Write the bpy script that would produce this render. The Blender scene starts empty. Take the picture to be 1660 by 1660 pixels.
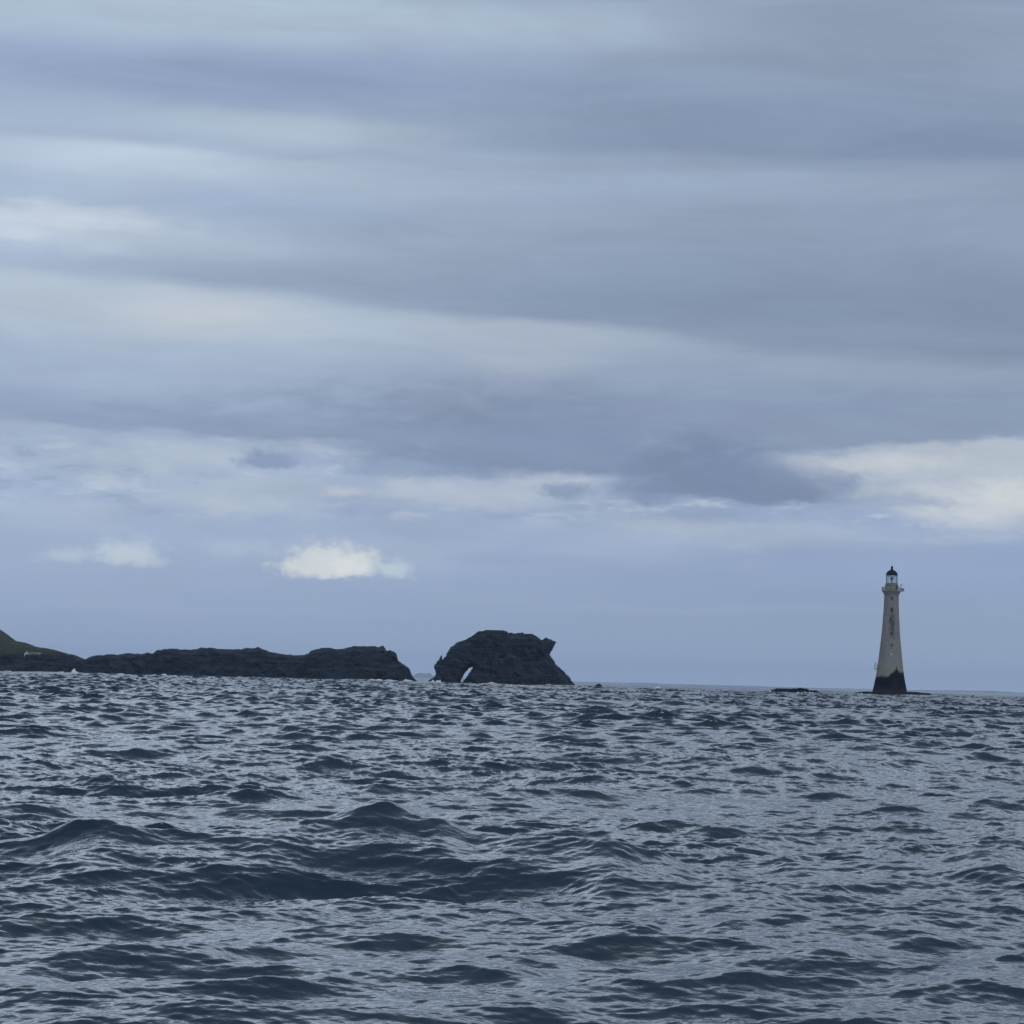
import bpy, bmesh, math, random
import numpy as np
from mathutils import Matrix, Vector, noise as mn

random.seed(7)
sc = bpy.context.scene
COL = sc.collection

# ------------------------------------------------------------------ camera
F = 4682.0            # focal length in pixels of the 1660 px photograph
CAM_H = 2.8
PITCH = math.atan(268.8 / F)
ROLL = math.atan(0.0254)
EARTH = 6371000.0
cam = bpy.data.cameras.new('camera')
cam.sensor_width = 36.0
cam.lens = F / 1660.0 * 36.0
cam.clip_start = 0.5
cam.clip_end = 40000.0
cam_o = bpy.data.objects.new('camera', cam)
COL.objects.link(cam_o)
cam_o.matrix_world = Matrix.Translation((0, 0, CAM_H)) @ Matrix.Rotation(math.pi / 2 + PITCH, 4, 'X') @ Matrix.Rotation(ROLL, 4, 'Z')
sc.camera = cam_o


def ray(px, py):
    dx, dy = px - 830.0, 830.0 - py
    u = dx * math.cos(ROLL) - dy * math.sin(ROLL)
    v = dx * math.sin(ROLL) + dy * math.cos(ROLL)
    y = F * math.cos(PITCH) - v * math.sin(PITCH)
    z = F * math.sin(PITCH) + v * math.cos(PITCH)
    return u / y, z / y


def P(px, py, D):
    a, b = ray(px, py)
    return Vector((a * D, D, CAM_H + b * D))


def azel(px, py):
    a, b = ray(px, py)
    return math.degrees(math.atan(a)), math.degrees(math.atan(b / math.hypot(1, a)))


# ------------------------------------------------------------------ light
SUN_EL, SUN_AZ = math.radians(46), math.radians(150)   # azimuth from +Y towards +X
sun = bpy.data.lights.new('sun', 'SUN')
sun.energy = 0.7
sun.angle = math.radians(20)
sun.color = (1.0, 0.98, 0.95)
sun_o = bpy.data.objects.new('sun', sun)
COL.objects.link(sun_o)
sd = Vector((math.sin(SUN_AZ) * math.cos(SUN_EL), math.cos(SUN_AZ) * math.cos(SUN_EL), math.sin(SUN_EL)))
sun_o.rotation_euler = sd.to_track_quat('Z', 'Y').to_euler()

sc.view_settings.view_transform = 'Standard'
sc.view_settings.look = 'None'
sc.view_settings.gamma = 1.0
sc.view_settings.exposure = 0.0
sc.cycles.use_denoising = True
sc.cycles.max_bounces = 6
sc.cycles.volume_bounces = 1
sc.cycles.transparent_max_bounces = 12


def s2l(c):
    c = (c[0] * .98, c[1] * .985, c[2] * .98)
    return tuple(((x / 255.0) / 12.92 if x / 255.0 <= 0.04045 else ((x / 255.0 + 0.055) / 1.055) ** 2.4) for x in c) + (1.0,)


world = bpy.data.worlds.new('World')
sc.world = world
world.use_nodes = True
nt = world.node_tree
for n in list(nt.nodes):
    nt.nodes.remove(n)


def N(t, kind, **kw):
    n = t.nodes.new(kind)
    for k, v in kw.items():
        setattr(n, k, v)
    return n


def L(t, a, b):
    t.links.new(a, b)


def mth(t, op, a, b=None, c=None, clamp=False):
    n = N(t, 'ShaderNodeMath', operation=op, use_clamp=clamp)
    for i, v in enumerate((a, b, c)):
        if v is None:
            continue
        if isinstance(v, (int, float)):
            n.inputs[i].default_value = v
        else:
            L(t, v, n.inputs[i])
    return n.outputs[0]


def mixc(t, fac, a, b):
    n = N(t, 'ShaderNodeMix', data_type='RGBA', blend_type='MIX')
    for s, v in ((n.inputs[0], fac), (n.inputs[6], a), (n.inputs[7], b)):
        if isinstance(v, (int, float)):
            s.default_value = v
        elif isinstance(v, tuple):
            s.default_value = v
        else:
            L(t, v, s)
    return n.outputs[2]


def rng(t, v, a, b, c=0.0, d=1.0, smooth=True):
    r = N(t, 'ShaderNodeMapRange', interpolation_type='SMOOTHSTEP' if smooth else 'LINEAR')
    L(t, v, r.inputs[0])
    for i, x in enumerate((a, b, c, d)):
        r.inputs[i + 1].default_value = x
    return r.outputs[0]


def scaled(t, vec, s):
    m = N(t, 'ShaderNodeMapping')
    m.inputs['Scale'].default_value = s
    L(t, vec, m.inputs[0])
    return m.outputs[0]


SKY_STRENGTH = 0.1
KS = 1.0 / SKY_STRENGTH


def build_sky():
    t = nt
    tc = N(t, 'ShaderNodeTexCoord')
    sp = N(t, 'ShaderNodeSeparateXYZ')
    L(t, tc.outputs['Generated'], sp.inputs[0])
    X, Y, Z = sp.outputs
    az = mth(t, 'MULTIPLY', mth(t, 'ARCTAN2', X, Y), 180 / math.pi)
    el = mth(t, 'MULTIPLY', mth(t, 'ARCSINE', Z), 180 / math.pi)
    cb = N(t, 'ShaderNodeCombineXYZ')
    L(t, az, cb.inputs[0])
    L(t, el, cb.inputs[1])
    ae = cb.outputs[0]
    # streaky noise used to warp the cloud shapes
    def streak(scale, sx, sy, det, rough, dist=0.0):
        m = N(t, 'ShaderNodeMapping')
        m.inputs['Scale'].default_value = (sx, sy, 1)
        L(t, ae, m.inputs[0])
        n = N(t, 'ShaderNodeTexNoise')
        n.inputs['Scale'].default_value = scale
        n.inputs['Detail'].default_value = det
        n.inputs['Roughness'].default_value = rough
        n.inputs['Distortion'].default_value = dist
        L(t, m.outputs[0], n.inputs['Vector'])
        return n

    def warped(n, amx, amy):
        s = N(t, 'ShaderNodeVectorMath', operation='SUBTRACT')
        L(t, n.outputs['Color'], s.inputs[0])
        s.inputs[1].default_value = (0.5, 0.5, 0.5)
        m = N(t, 'ShaderNodeVectorMath', operation='MULTIPLY')
        L(t, s.outputs[0], m.inputs[0])
        m.inputs[1].default_value = (amx, amy, 0)
        a = N(t, 'ShaderNodeVectorMath', operation='ADD')
        L(t, ae, a.inputs[0])
        L(t, m.outputs[0], a.inputs[1])
        return a.outputs[0]
    w_soft = warped(streak(1.0, 0.22, 0.9, 5, 0.55), 2.4, 0.55)
    w_puff = warped(streak(1.0, 1.5, 2.4, 7, 0.6), 0.9, 0.4)
    w_low = warped(streak(1.0, 0.5, 1.6, 7, 0.6), 1.8, 0.6)
    puff_edge = mth(t, 'MULTIPLY', mth(t, 'SUBTRACT', streak(1.0, 3.2, 4.6, 8, 0.6, .3).outputs['Fac'], .5), .95)
    low_edge = mth(t, 'MULTIPLY', mth(t, 'SUBTRACT', streak(1.0, 0.9, 3.0, 8, 0.62, .3).outputs['Fac'], .5), .9)
    # base gradient of the overcast by elevation, left and right, with an added bright band
    def ramp(stops):
        r = N(t, 'ShaderNodeValToRGB')
        L(t, mth(t, 'DIVIDE', el, 90.0, clamp=True), r.inputs[0])
        e = r.color_ramp.elements
        while len(e) > 1:
            e.remove(e[-1])
        e[0].position = stops[0][0] / 90
        e[0].color = s2l(stops[0][1])
        for q, c in stops[1:]:
            x = e.new(q / 90)
            x.color = s2l(c)
        r.color_ramp.interpolation = 'LINEAR'
        return r.outputs[0]
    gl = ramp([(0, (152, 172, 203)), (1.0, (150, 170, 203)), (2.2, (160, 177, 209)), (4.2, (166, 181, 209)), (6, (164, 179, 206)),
               (9, (172, 188, 212)), (13.5, (166, 182, 208)), (15, (181, 195, 215)), (18, (284, 305, 335)), (24, (288, 309, 340)), (29, (215, 231, 254)), (35, (157, 169, 186)), (44, (126, 136, 150)), (60, (116, 125, 139)), (90, (111, 120, 133))])  # unseen bright band higher up, added to give the ripples silvery highlights
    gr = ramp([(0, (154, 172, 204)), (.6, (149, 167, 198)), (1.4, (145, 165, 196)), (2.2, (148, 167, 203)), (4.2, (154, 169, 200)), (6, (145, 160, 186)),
               (9, (146, 161, 186)), (13.5, (147, 163, 187)), (15, (157, 169, 186)), (18, (246, 264, 290)), (24, (250, 269, 296)), (29, (197, 212, 234)), (35, (157, 169, 186)), (44, (130, 140, 155)), (60, (124, 133, 147)), (90, (119, 128, 142))])  # same added band, weaker on this side
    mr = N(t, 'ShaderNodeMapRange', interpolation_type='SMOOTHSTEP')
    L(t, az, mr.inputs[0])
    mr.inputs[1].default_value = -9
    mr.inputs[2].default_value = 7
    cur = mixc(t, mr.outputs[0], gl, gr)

    def blob(cur, px, py, wx, wy, col, amt, vec, tilt, inner, sharp, kind):
        # ellipse centred on a direction of the sky, half sizes in degrees
        a, e = azel(px, py)
        m = N(t, 'ShaderNodeMapping', vector_type='TEXTURE')
        m.inputs['Location'].default_value = (a, e, 0)
        m.inputs['Rotation'].default_value = (0, 0, math.radians(tilt))
        m.inputs['Scale'].default_value = (wx / 81.7, wy / 81.7, 1)
        L(t, vec, m.inputs[0])
        src = m.outputs[0]
        if sharp != 1:
            sg = N(t, 'ShaderNodeVectorMath', operation='MINIMUM' if sharp > 0 else 'MAXIMUM')
            L(t, src, sg.inputs[0])
            sg.inputs[1].default_value = (0, 0, 0)
            ma = N(t, 'ShaderNodeVectorMath', operation='MULTIPLY_ADD')
            L(t, sg.outputs[0], ma.inputs[0])
            ma.inputs[1].default_value = (0, abs(sharp) - 1, 0)
            L(t, src, ma.inputs[2])
            src = ma.outputs[0]
        ln = N(t, 'ShaderNodeVectorMath', operation='LENGTH')
        L(t, src, ln.inputs[0])
        d = ln.outputs['Value']
        if kind == 'p':
            d = mth(t, 'ADD', d, puff_edge)
        elif kind == 'l':
            d = mth(t, 'ADD', d, low_edge)
        r = N(t, 'ShaderNodeMapRange', interpolation_type='SMOOTHSTEP')
        L(t, d, r.inputs[0])
        r.inputs[1].default_value = 1.0
        r.inputs[2].default_value = inner
        r.inputs[3].default_value = 0.0
        r.inputs[4].default_value = amt
        return mixc(t, r.outputs[0], cur, s2l(col))
    # broken low cloud between the belt and the clear air: pale tops, grey bases
    lowwin = mth(t, 'MULTIPLY', rng(t, el, 2.7, 3.4), mth(t, 'SUBTRACT', 1.0, rng(t, el, 4.2, 4.9)))
    bn = streak(1.0, 0.75, 2.6, 8, 0.6, .25).outputs['Fac']
    cur = mixc(t, mth(t, 'MULTIPLY', lowwin, rng(t, bn, .5, .64, 0, .75)), cur, s2l((188, 199, 216)))
    cur = mixc(t, mth(t, 'MULTIPLY', lowwin, rng(t, bn, .47, .36, 0, .7)), cur, s2l((146, 162, 194)))
    B = BLOBS
    vecs = {'s': w_soft, 'p': w_puff, 'l': w_low}
    for (px, py, wx, wy, c, amt, v, tl, inn, sh) in B:
        cur = blob(cur, px, py, wx, wy, c, amt, vecs[v], tl, inn, sh, v)
    # fine streaks of light and dark everywhere
    st = streak(1.0, 0.17, 1.0, 8, 0.64, 0.5)
    f = N(t, 'ShaderNodeMapRange')
    L(t, st.outputs['Fac'], f.inputs[0])
    f.inputs[1].default_value = 0.3
    f.inputs[2].default_value = 0.7
    f.inputs[3].default_value = 0.91
    f.inputs[4].default_value = 1.09
    # clear air just above the horizon carries fewer streaks
    hz = N(t, 'ShaderNodeMapRange', interpolation_type='SMOOTHSTEP')
    L(t, el, hz.inputs[0])
    hz.inputs[1].default_value = 0.6
    hz.inputs[2].default_value = 3.2
    fm = mth(t, 'ADD', mth(t, 'MULTIPLY', mth(t, 'SUBTRACT', f.outputs[0], 1.0), hz.outputs[0]), KS / KS)
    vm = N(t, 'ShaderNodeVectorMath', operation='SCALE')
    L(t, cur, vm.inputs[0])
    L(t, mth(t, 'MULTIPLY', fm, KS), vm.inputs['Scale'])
    # the clear sky above the cloud sheet, thinly seen through it
    sky = N(t, 'ShaderNodeTexSky', sky_type='NISHITA')
    sky.sun_disc = False
    sky.sun_elevation = SUN_EL
    sky.sun_rotation = SUN_AZ
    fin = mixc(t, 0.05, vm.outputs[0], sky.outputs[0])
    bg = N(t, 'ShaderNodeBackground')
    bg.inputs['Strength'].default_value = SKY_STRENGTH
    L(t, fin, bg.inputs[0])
    out = N(t, 'ShaderNodeOutputWorld')
    L(t, bg.outputs[0], out.inputs[0])


# (x, y, half width, half height, colour, amount, warp, tilt, inner, sharpness of the lower (+) or upper (-) edge)
# in photograph pixels, turned into directions of the sky
BLOBS = [
    # pale rim at the top, dark band under it with a crisp base on the right
    (420, 20, 1150, 75, (179, 195, 214), .9, 's', 0, .1, 1),
    (380, 125, 950, 80, (147, 162, 196), .9, 's', 0, .15, 1),
    (1500, 60, 560, 120, (145, 159, 183), .6, 's', 0, .1, 1),
    (1330, 235, 900, 150, (136, 151, 179), .9, 's', -.6, .25, 3.6),
    (1640, 250, 420, 60, (130, 147, 175), .7, 's', -.5, .1, 3),
    # pale streaks upper left, crisp on top
    (470, 205, 330, 60, (180, 196, 213), .85, 's', -1, .1, -2),
    (200, 252, 400, 62, (194, 207, 225), .85, 's', -1.5, .1, -2.5),
    (620, 280, 420, 44, (180, 195, 214), .75, 's', 0, .1, -2),
    (1100, 292, 800, 55, (160, 176, 201), .8, 's', 0, .1, -2.5),
    (90, 352, 300, 75, (207, 217, 231), .9, 'l', -3, .1, -2.2),
    (300, 395, 330, 44, (184, 199, 216), .7, 's', -2, .1, -1.5),
    (470, 340, 300, 30, (158, 174, 205), .65, 's', -1, .1, 1),
    (900, 375, 620, 60, (152, 167, 191), .65, 's', 0, .1, 1),
    # dark wedge on the right with a crisp slanting base
    (560, 490, 620, 110, (153, 168, 193), .85, 's', -2.6, .3, 5),
    (1330, 548, 900, 200, (136, 151, 177), .95, 's', -2.0, .4, 6),
    (1150, 500, 560, 50, (131, 148, 174), .5, 's', -1, .1, 1.5),
    # pale wedge on the left under it, crisp on top
    (200, 478, 760, 120, (187, 200, 216), .92, 's', -2.6, .2, -3.4),
    (320, 512, 240, 55, (203, 209, 221), .7, 's', -2, .1, 1),
    (850, 535, 430, 75, (174, 185, 204), .85, 's', -3, .15, -3),
    (1350, 592, 520, 44, (154, 169, 193), .85, 's', -1.5, .1, -3),
    (840, 590, 180, 30, (176, 184, 202), .6, 'l', 0, .1, 1),
    # wide dark belt with a ragged, sagging base
    (60, 672, 620, 62, (151, 167, 199), .9, 's', -.6, .3, 3),
    (1100, 680, 1100, 76, (138, 153, 182), .9, 'l', .5, .3, 1),
    (870, 750, 470, 110, (128, 145, 177), .92, 'l', -1, .35, 4),
    (1500, 700, 420, 50, (141, 156, 184), .85, 'l', 6, .3, 3),
    (1195, 792, 250, 105, (123, 140, 173), .98, 'l', -2, .4, 5),
    (640, 765, 110, 34, (139, 155, 187), .9, 'p', 0, .2, 2),
    (760, 772, 130, 30, (136, 152, 184), .8, 'p', 0, .2, 2),
    (1060, 800, 120, 40, (131, 148, 180), .9, 'p', 0, .2, 2),
    (1290, 800, 110, 40, (131, 148, 180), .9, 'p', 0, .2, 2),
    (420, 700, 560, 44, (139, 155, 186), .8, 'l', -1.5, .2, 2.5),
    # low broken clouds
    (300, 745, 260, 40, (180, 194, 214), .75, 'l', 0, .2, 1),
    (345, 742, 120, 26, (188, 201, 217), .6, 'p', 0, .1, 2),
    (440, 752, 78, 30, (138, 154, 188), 1., 'p', 0, .35, 2),
    (500, 742, 60, 20, (158, 171, 200), .7, 'p', 0, .1, 1),
    (370, 806, 220, 46, (180, 193, 212), .75, 'l', 0, .2, 1),
    (470, 790, 150, 30, (170, 184, 206), .7, 'p', 0, .1, 1),
    (640, 762, 80, 26, (146, 162, 192), .7, 'p', 0, .1, 2),
    (560, 800, 60, 13, (200, 207, 217), .8, 'p', 0, .2, 1),
    (760, 800, 300, 38, (181, 192, 211), .85, 'l', 0, .2, 1),
    (590, 818, 110, 22, (156, 171, 204), .8, 'p', 0, .2, 1),
    (920, 780, 110, 18, (188, 197, 212), .7, 'p', 0, .1, 1),
    (915, 798, 60, 22, (140, 156, 187), .95, 'p', 0, .3, 1.5),
    (1560, 735, 380, 110, (186, 195, 210), .97, 'l', 3, .35, -4),
    (1440, 745, 180, 26, (203, 208, 216), .75, 'p', 3, .1, -2),
    (1600, 825, 170, 62, (204, 209, 218), .9, 'l', 0, .1, 1),
    (1650, 800, 100, 36, (214, 217, 221), .8, 'p', 0, .05, 1),
    (1185, 800, 240, 80, (122, 139, 172), .85, 'l', -2, .4, 5),
    (1365, 782, 42, 24, (139, 154, 186), .95, 'p', 0, .2, 1),
    (1450, 812, 150, 16, (155, 170, 198), .75, 'p', -1, .1, 1),
    (1200, 862, 460, 36, (172, 186, 210), .75, 'l', 0, .1, 1),
    (1080, 855, 140, 26, (178, 190, 210), .6, 'p', 0, .1, 1),
    (1000, 890, 320, 34, (167, 182, 210), .6, 'l', 0, .1, 1),
    (1120, 836, 170, 14, (151, 167, 199), .8, 'p', 0, .1, 1),
    (700, 850, 460, 18, (158, 174, 205), .7, 'l', 0, .1, 1),
    (590, 895, 270, 46, (170, 185, 211), .6, 'l', 0, .1, 1),
    (60, 830, 220, 34, (172, 187, 212), .6, 'l', 0, .1, 1),
    (1100, 985, 700, 14, (157, 173, 200), .5, 'l', 0, .1, 1),
    (300, 985, 500, 16, (160, 176, 205), .5, 'l', 0, .1, 1),
    # small lit cumulus near the horizon, flat below
    (205, 902, 80, 40, (192, 205, 221), 1., 'p', 0, .2, 2.2),
    (105, 905, 66, 26, (182, 196, 217), .9, 'p', 0, .2, 2),
    (385, 885, 90, 24, (172, 187, 213), .8, 'p', 0, .1, 1),
    (530, 920, 112, 54, (197, 205, 217), 1.0, 'p', 0, .3, 2.6),
    (515, 925, 80, 48, (213, 219, 225), 1.0, 'p', 0, .3, 2.6),
    (565, 920, 66, 50, (222, 226, 230), .9, 'p', 0, .2, 2.4),
    (640, 928, 44, 30, (190, 204, 219), .95, 'p', 0, .2, 2),
]
build_sky()


# ------------------------------------------------------------------ helpers
def tag(o, label=None, cat=None, group=None, kind=None):
    for k, v in (('label', label), ('category', cat), ('group', group), ('kind', kind)):
        if v:
            o[k] = v
    return o


def empty(name, loc, label, cat, group=None):
    o = bpy.data.objects.new(name, None)
    o.empty_display_size = 1
    o.location = loc
    COL.objects.link(o)
    return tag(o, label, cat, group)


def link(name, me, mat, parent=None, smooth=False):
    if mat:
        me.materials.append(mat)
    if smooth:
        me.polygons.foreach_set('use_smooth', [True] * len(me.polygons))
    o = bpy.data.objects.new(name, me)
    COL.objects.link(o)
    if parent:
        o.parent = parent
    return o


def from_bm(name, bm, mat, parent=None, smooth=False):
    bmesh.ops.recalc_face_normals(bm, faces=bm.faces)
    me = bpy.data.meshes.new(name)
    bm.to_mesh(me)
    bm.free()
    return link(name, me, mat, parent, smooth)


def grid_mesh(name, V, quads, mat, parent=None, smooth=True):
    me = bpy.data.meshes.new(name)
    me.vertices.add(len(V))
    me.vertices.foreach_set('co', np.asarray(V, np.float32).ravel())
    q = np.asarray(quads, np.int32)
    me.loops.add(q.size)
    me.loops.foreach_set('vertex_index', q.ravel())
    me.polygons.add(len(q))
    me.polygons.foreach_set('loop_start', np.arange(0, q.size, 4, dtype=np.int32))
    me.update(calc_edges=True)
    me.polygons.foreach_set('use_smooth', np.full(len(q), smooth))
    me.validate()
    if mat:
        me.materials.append(mat)
    o = bpy.data.objects.new(name, me)
    COL.objects.link(o)
    if parent:
        o.parent = parent
    return o


def fbm(p, sc_, oct_=4, seed=0.0, ridged=False):
    v = Vector((p[0] * sc_ + seed, p[1] * sc_ - seed, p[2] * sc_ + 2 * seed))
    if ridged:
        return mn.ridged_multi_fractal(v, 0.9, 2.1, oct_, 1.0, 2.0) - 1.0
    return mn.fractal(v, 0.9, 2.1, oct_)


def mat_new(name, col=(.5, .5, .5), rough=.8, spec=.3):
    m = bpy.data.materials.new(name)
    m.use_nodes = True
    b = m.node_tree.nodes['Principled BSDF']
    b.inputs['Base Color'].default_value = tuple(col) + (1,)
    b.inputs['Roughness'].default_value = rough
    b.inputs['Specular IOR Level'].default_value = spec
    return m, m.node_tree, b


def tex_noise(t, vec, scale, det=5, rough=.6, dist=0.0):
    n = N(t, 'ShaderNodeTexNoise')
    n.inputs['Scale'].default_value = scale
    n.inputs['Detail'].default_value = det
    n.inputs['Roughness'].default_value = rough
    n.inputs['Distortion'].default_value = dist
    if vec is not None:
        L(t, vec, n.inputs['Vector'])
    return n.outputs['Fac']


# ------------------------------------------------------------------ sea
def water_material():
    m, t, b = mat_new('sea_water', (.012, .028, .040), .2, .5)
    b.inputs['IOR'].default_value = 1.36
    geo = N(t, 'ShaderNodeNewGeometry')
    pos = geo.outputs['Position']
    ln = N(t, 'ShaderNodeVectorMath', operation='LENGTH')
    L(t, pos, ln.inputs[0])
    far = rng(t, ln.outputs['Value'], 30, 900, 0, 1, True)
    L(t, mth(t, 'ADD', mth(t, 'MULTIPLY', far, .12), .06), b.inputs['Roughness'])
    # capillary ripples, long crests across the wind
    n1 = tex_noise(t, scaled(t, pos, (5.5, 7.0, 5)), 1.0, 2, .5, 0)
    n2 = tex_noise(t, scaled(t, pos, (11.0, 16.0, 8)), 1.0, 3, .6, 0)
    hgt = mth(t, 'ADD', mth(t, 'MULTIPLY', n2, .0035), mth(t, 'MULTIPLY', n1, .016))
    bp = N(t, 'ShaderNodeBump')
    bp.inputs['Strength'].default_value = 1.0
    bp.inputs['Distance'].default_value = 1.0
    L(t, hgt, bp.inputs['Height'])
    L(t, bp.outputs[0], b.inputs['Normal'])
    # body colour: a little greener where the water is thin at the crests
    big = tex_noise(t, pos, .06, 3, .5)
    c = mixc(t, rng(t, big, .35, .65), (.016, .033, .058, 1), (.020, .039, .060, 1))
    L(t, c, b.inputs['Base Color'])
    return m


def ocean_tile(Lm, n, seed, lmin, lmax, slope, wind, spread, power=4.0):
    rs = np.random.RandomState(seed)
    k1 = 2 * np.pi * np.fft.fftfreq(n, Lm / n)
    kx, ky = np.meshgrid(k1, k1)
    k = np.hypot(kx, ky)
    k[0, 0] = 1e-6
    kmin, kmax = 2 * np.pi / lmax, 2 * np.pi / lmin
    ct = (kx * math.cos(wind) + ky * math.sin(wind)) / k
    P_ = k ** -power * (np.abs(ct) ** spread + 0.04)
    win = 1 / (1 + (kmin / k) ** 8) / (1 + (k / kmax) ** 8)
    A = np.sqrt(P_ * win) * (rs.randn(n, n) + 1j * rs.randn(n, n))
    A[0, 0] = 0
    h = np.fft.ifft2(A)
    sx = np.fft.ifft2(1j * kx * A).real
    sy = np.fft.ifft2(1j * ky * A).real
    g = slope / math.sqrt((sx ** 2 + sy ** 2).mean())
    dx = np.fft.ifft2(1j * kx / k * A).real * g
    dy = np.fft.ifft2(1j * ky / k * A).real * g
    return h.real * g, dx, dy, Lm, n


def sample(T, x, y, ang):
    h, dx, dy, Lm, n = T
    c, s = math.cos(ang), math.sin(ang)
    u = (x * c + y * s) / Lm * n
    v = (-x * s + y * c) / Lm * n
    iu = np.floor(u).astype(np.int64)
    iv = np.floor(v).astype(np.int64)
    fu = (u - iu)
    fv = (v - iv)
    i0, j0 = iu % n, iv % n
    i1, j1 = (i0 + 1) % n, (j0 + 1) % n
    out = []
    for A in (h, dx, dy):
        out.append((A[j0, i0] * (1 - fu) + A[j0, i1] * fu) * (1 - fv) + (A[j1, i0] * (1 - fu) + A[j1, i1] * fu) * fv)
    H, X, Y = out
    return H, X * c - Y * s, X * s + Y * c


def interp(x, tab):
    xs = np.array([a for a, _ in tab], float)
    ys = np.array([b for _, b in tab], float)
    # smooth interpolation between the knots
    i = np.clip(np.searchsorted(xs, x) - 1, 0, len(xs) - 2)
    f = np.clip((x - xs[i]) / (xs[i + 1] - xs[i]), 0, 1)
    f = f * f * (3 - 2 * f)
    return ys[i] * (1 - f) + ys[i + 1] * f


CREST_A = [(-12, .0), (-8.2, .12), (-6.6, .34), (-5.4, .6), (-4.6, .5), (-3.6, .58), (-2.6, .7), (-1.75, .88), (-1.0, .74), (-.4, .58), (.4, .5),
           (1.35, .52), (2.0, .38), (2.7, .2), (3.4, .14), (4.2, .24), (5.3, .3), (6.0, .36), (6.8, .5), (7.6, .36), (9, .12), (12, 0)]
CREST_Y = [(-12, 38.5), (-5.2, 39.5), (-3.6, 40.2), (-1.75, 41), (-.6, 40.6), (.5, 40), (1.4, 39.5), (2.7, 39.6), (4, 40.2), (6.8, 40.6), (9, 41.5), (12, 42)]

TILES = [
    (ocean_tile(811.0, 1024, 3, 22, 90, .026, -1.35, 6), .21, 22, 90),
    (ocean_tile(197.0, 1024, 5, 4.5, 20, .055, -1.45, 6), -.35, 5, 20),
    (ocean_tile(53.0, 1024, 11, 0.9, 4.5, .168, -1.55, 4, 3.6), .12, 1.1, 4.5),
    (ocean_tile(12.7, 1024, 23, .12, 1.0, .24, -2.0, 3, 3.1), .5, .14, 1.0),
]


GUST = ocean_tile(170.0, 256, 31, 7, 40, .1, -1.5, 1)


def sea_surface(x, y, delta):
    """displacement of the sea at points x, y for a mesh whose spacing there is delta"""
    X = x.copy()
    Y = y.copy()
    Z = np.zeros_like(x)
    crest = interp(x, CREST_A)
    yc = interp(x, CREST_Y)
    s = y - yc
    wf, wb = 3.6, 1.5
    prof = np.where(s < 0, np.clip(1 + s / wf, 0, 1) ** 1.2, np.exp(-(s / wb) ** 2))
    trough = -.55 * np.exp(-((s + 5.2) / 2.4) ** 2)
    hero = 1.18 * crest * (prof + trough * .2)
    near = np.exp(-((x / 14) ** 2) ** 2) * np.exp(-((y - 33) / 13) ** 4)
    gust = np.clip(1 + .24 * sample(GUST, x, y, .3)[0] / GUST[0].std(), .6, 1.5)
    gust2 = np.clip(1 + .13 * sample(GUST, x * .37 + 41, y * .37 - 17, -.5)[0] / GUST[0].std(), .55, 1.5)
    for i, (T, ang, lmin, lmax) in enumerate(TILES):
        w = 1 - np.clip((delta - lmax / 3) / (lmax / 1.1 - lmax / 3), 0, 1)
        w = w * w * (3 - 2 * w)
        if i in (1, 2):      # the longer waves steepen where the mesh can no longer carry the shorter ones
            w = w * (1 + (.9, 1.0)[i - 1] * np.clip((np.hypot(x, y) - (500, 90)[i - 1]) / (800, 200)[i - 1], 0, 1))
        if i == 1:
            w = w * (1 - .7 * near)
        if i == 0:
            w = w * (1 - .9 * near)
        if i == 2:
            w = w * (1 + .9 * (gust2 - 1)) * (1 - .15 * np.exp(-((y - 28) / 9) ** 4))
            w = w * (1 - .55 * np.clip(hero / .35, 0, 1))
        if not w.any():
            continue
        H, DX, DY = sample(T, x, y, ang)
        chop = (.9, 1.3, 1.1, .7)[i]
        # gusts: patches with more and less small chop
        if i == 3:
            w = w * gust * (1 - .35 * np.clip(hero / .35, 0, 1))
        X += DX * w * chop
        Y += DY * w * chop
        Z += H * w
    Z += hero
    Y -= hero * .45
    Z -= (X ** 2 + Y ** 2) / (2 * EARTH)
    return X, Y, Z


def sea_mesh():
    half = math.radians(12.5)
    dth = .00045
    th = list(np.arange(-half, half, dth))
    right, s, a = [], dth, half
    while a < math.pi - 1e-3:
        right.append(a)
        s = min(s * 1.10, .05)
        a += s
    left = [-a for a in reversed(right[1:])] + [-half] if False else [-a for a in reversed(right)][:-0 or None]
    th = np.array(sorted(set([round(v, 7) for v in (left + th[1:] + right)])))
    r = [0.6, 2, 4, 7, 10, 13, 15.5, 17.5]
    a = 19.0
    while a < 9500:
        r.append(a)
        a += .028 * (a / 20) if a < 300 else .42 * (a / 300) ** (.6 if a < 1000 else 1.9)
    r = np.array(r)
    R, T_ = np.meshgrid(r, th, indexing='ij')
    x, y = R * np.sin(T_), R * np.cos(T_)
    dr = np.gradient(r)
    dt = np.gradient(th)
    delta = np.maximum(dr[:, None], np.abs(dt)[None, :] * r[:, None])
    X, Y, Z = sea_surface(x.ravel(), y.ravel(), delta.ravel())
    nr, ntn = R.shape
    V = np.stack([X, Y, Z], 1)
    idx = np.arange(nr * ntn).reshape(nr, ntn)
    nxt = np.roll(idx, -1, axis=1)
    q = np.stack([idx[:-1], idx[1:], nxt[1:], nxt[:-1]], -1).reshape(-1, 4)[:, ::-1]
    print('sea verts', len(V))
    o = grid_mesh('sea_water', V, q, water_material(), None, True)
    tag(o, kind='structure')
    return o


sea_mesh()


def sea_z(x, y):
    d = max(.3, .04 * (math.hypot(x, y) / 20) ** .95)
    return float(sea_surface(np.array([x], float), np.array([y], float), np.array([d]))[2][0])


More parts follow.
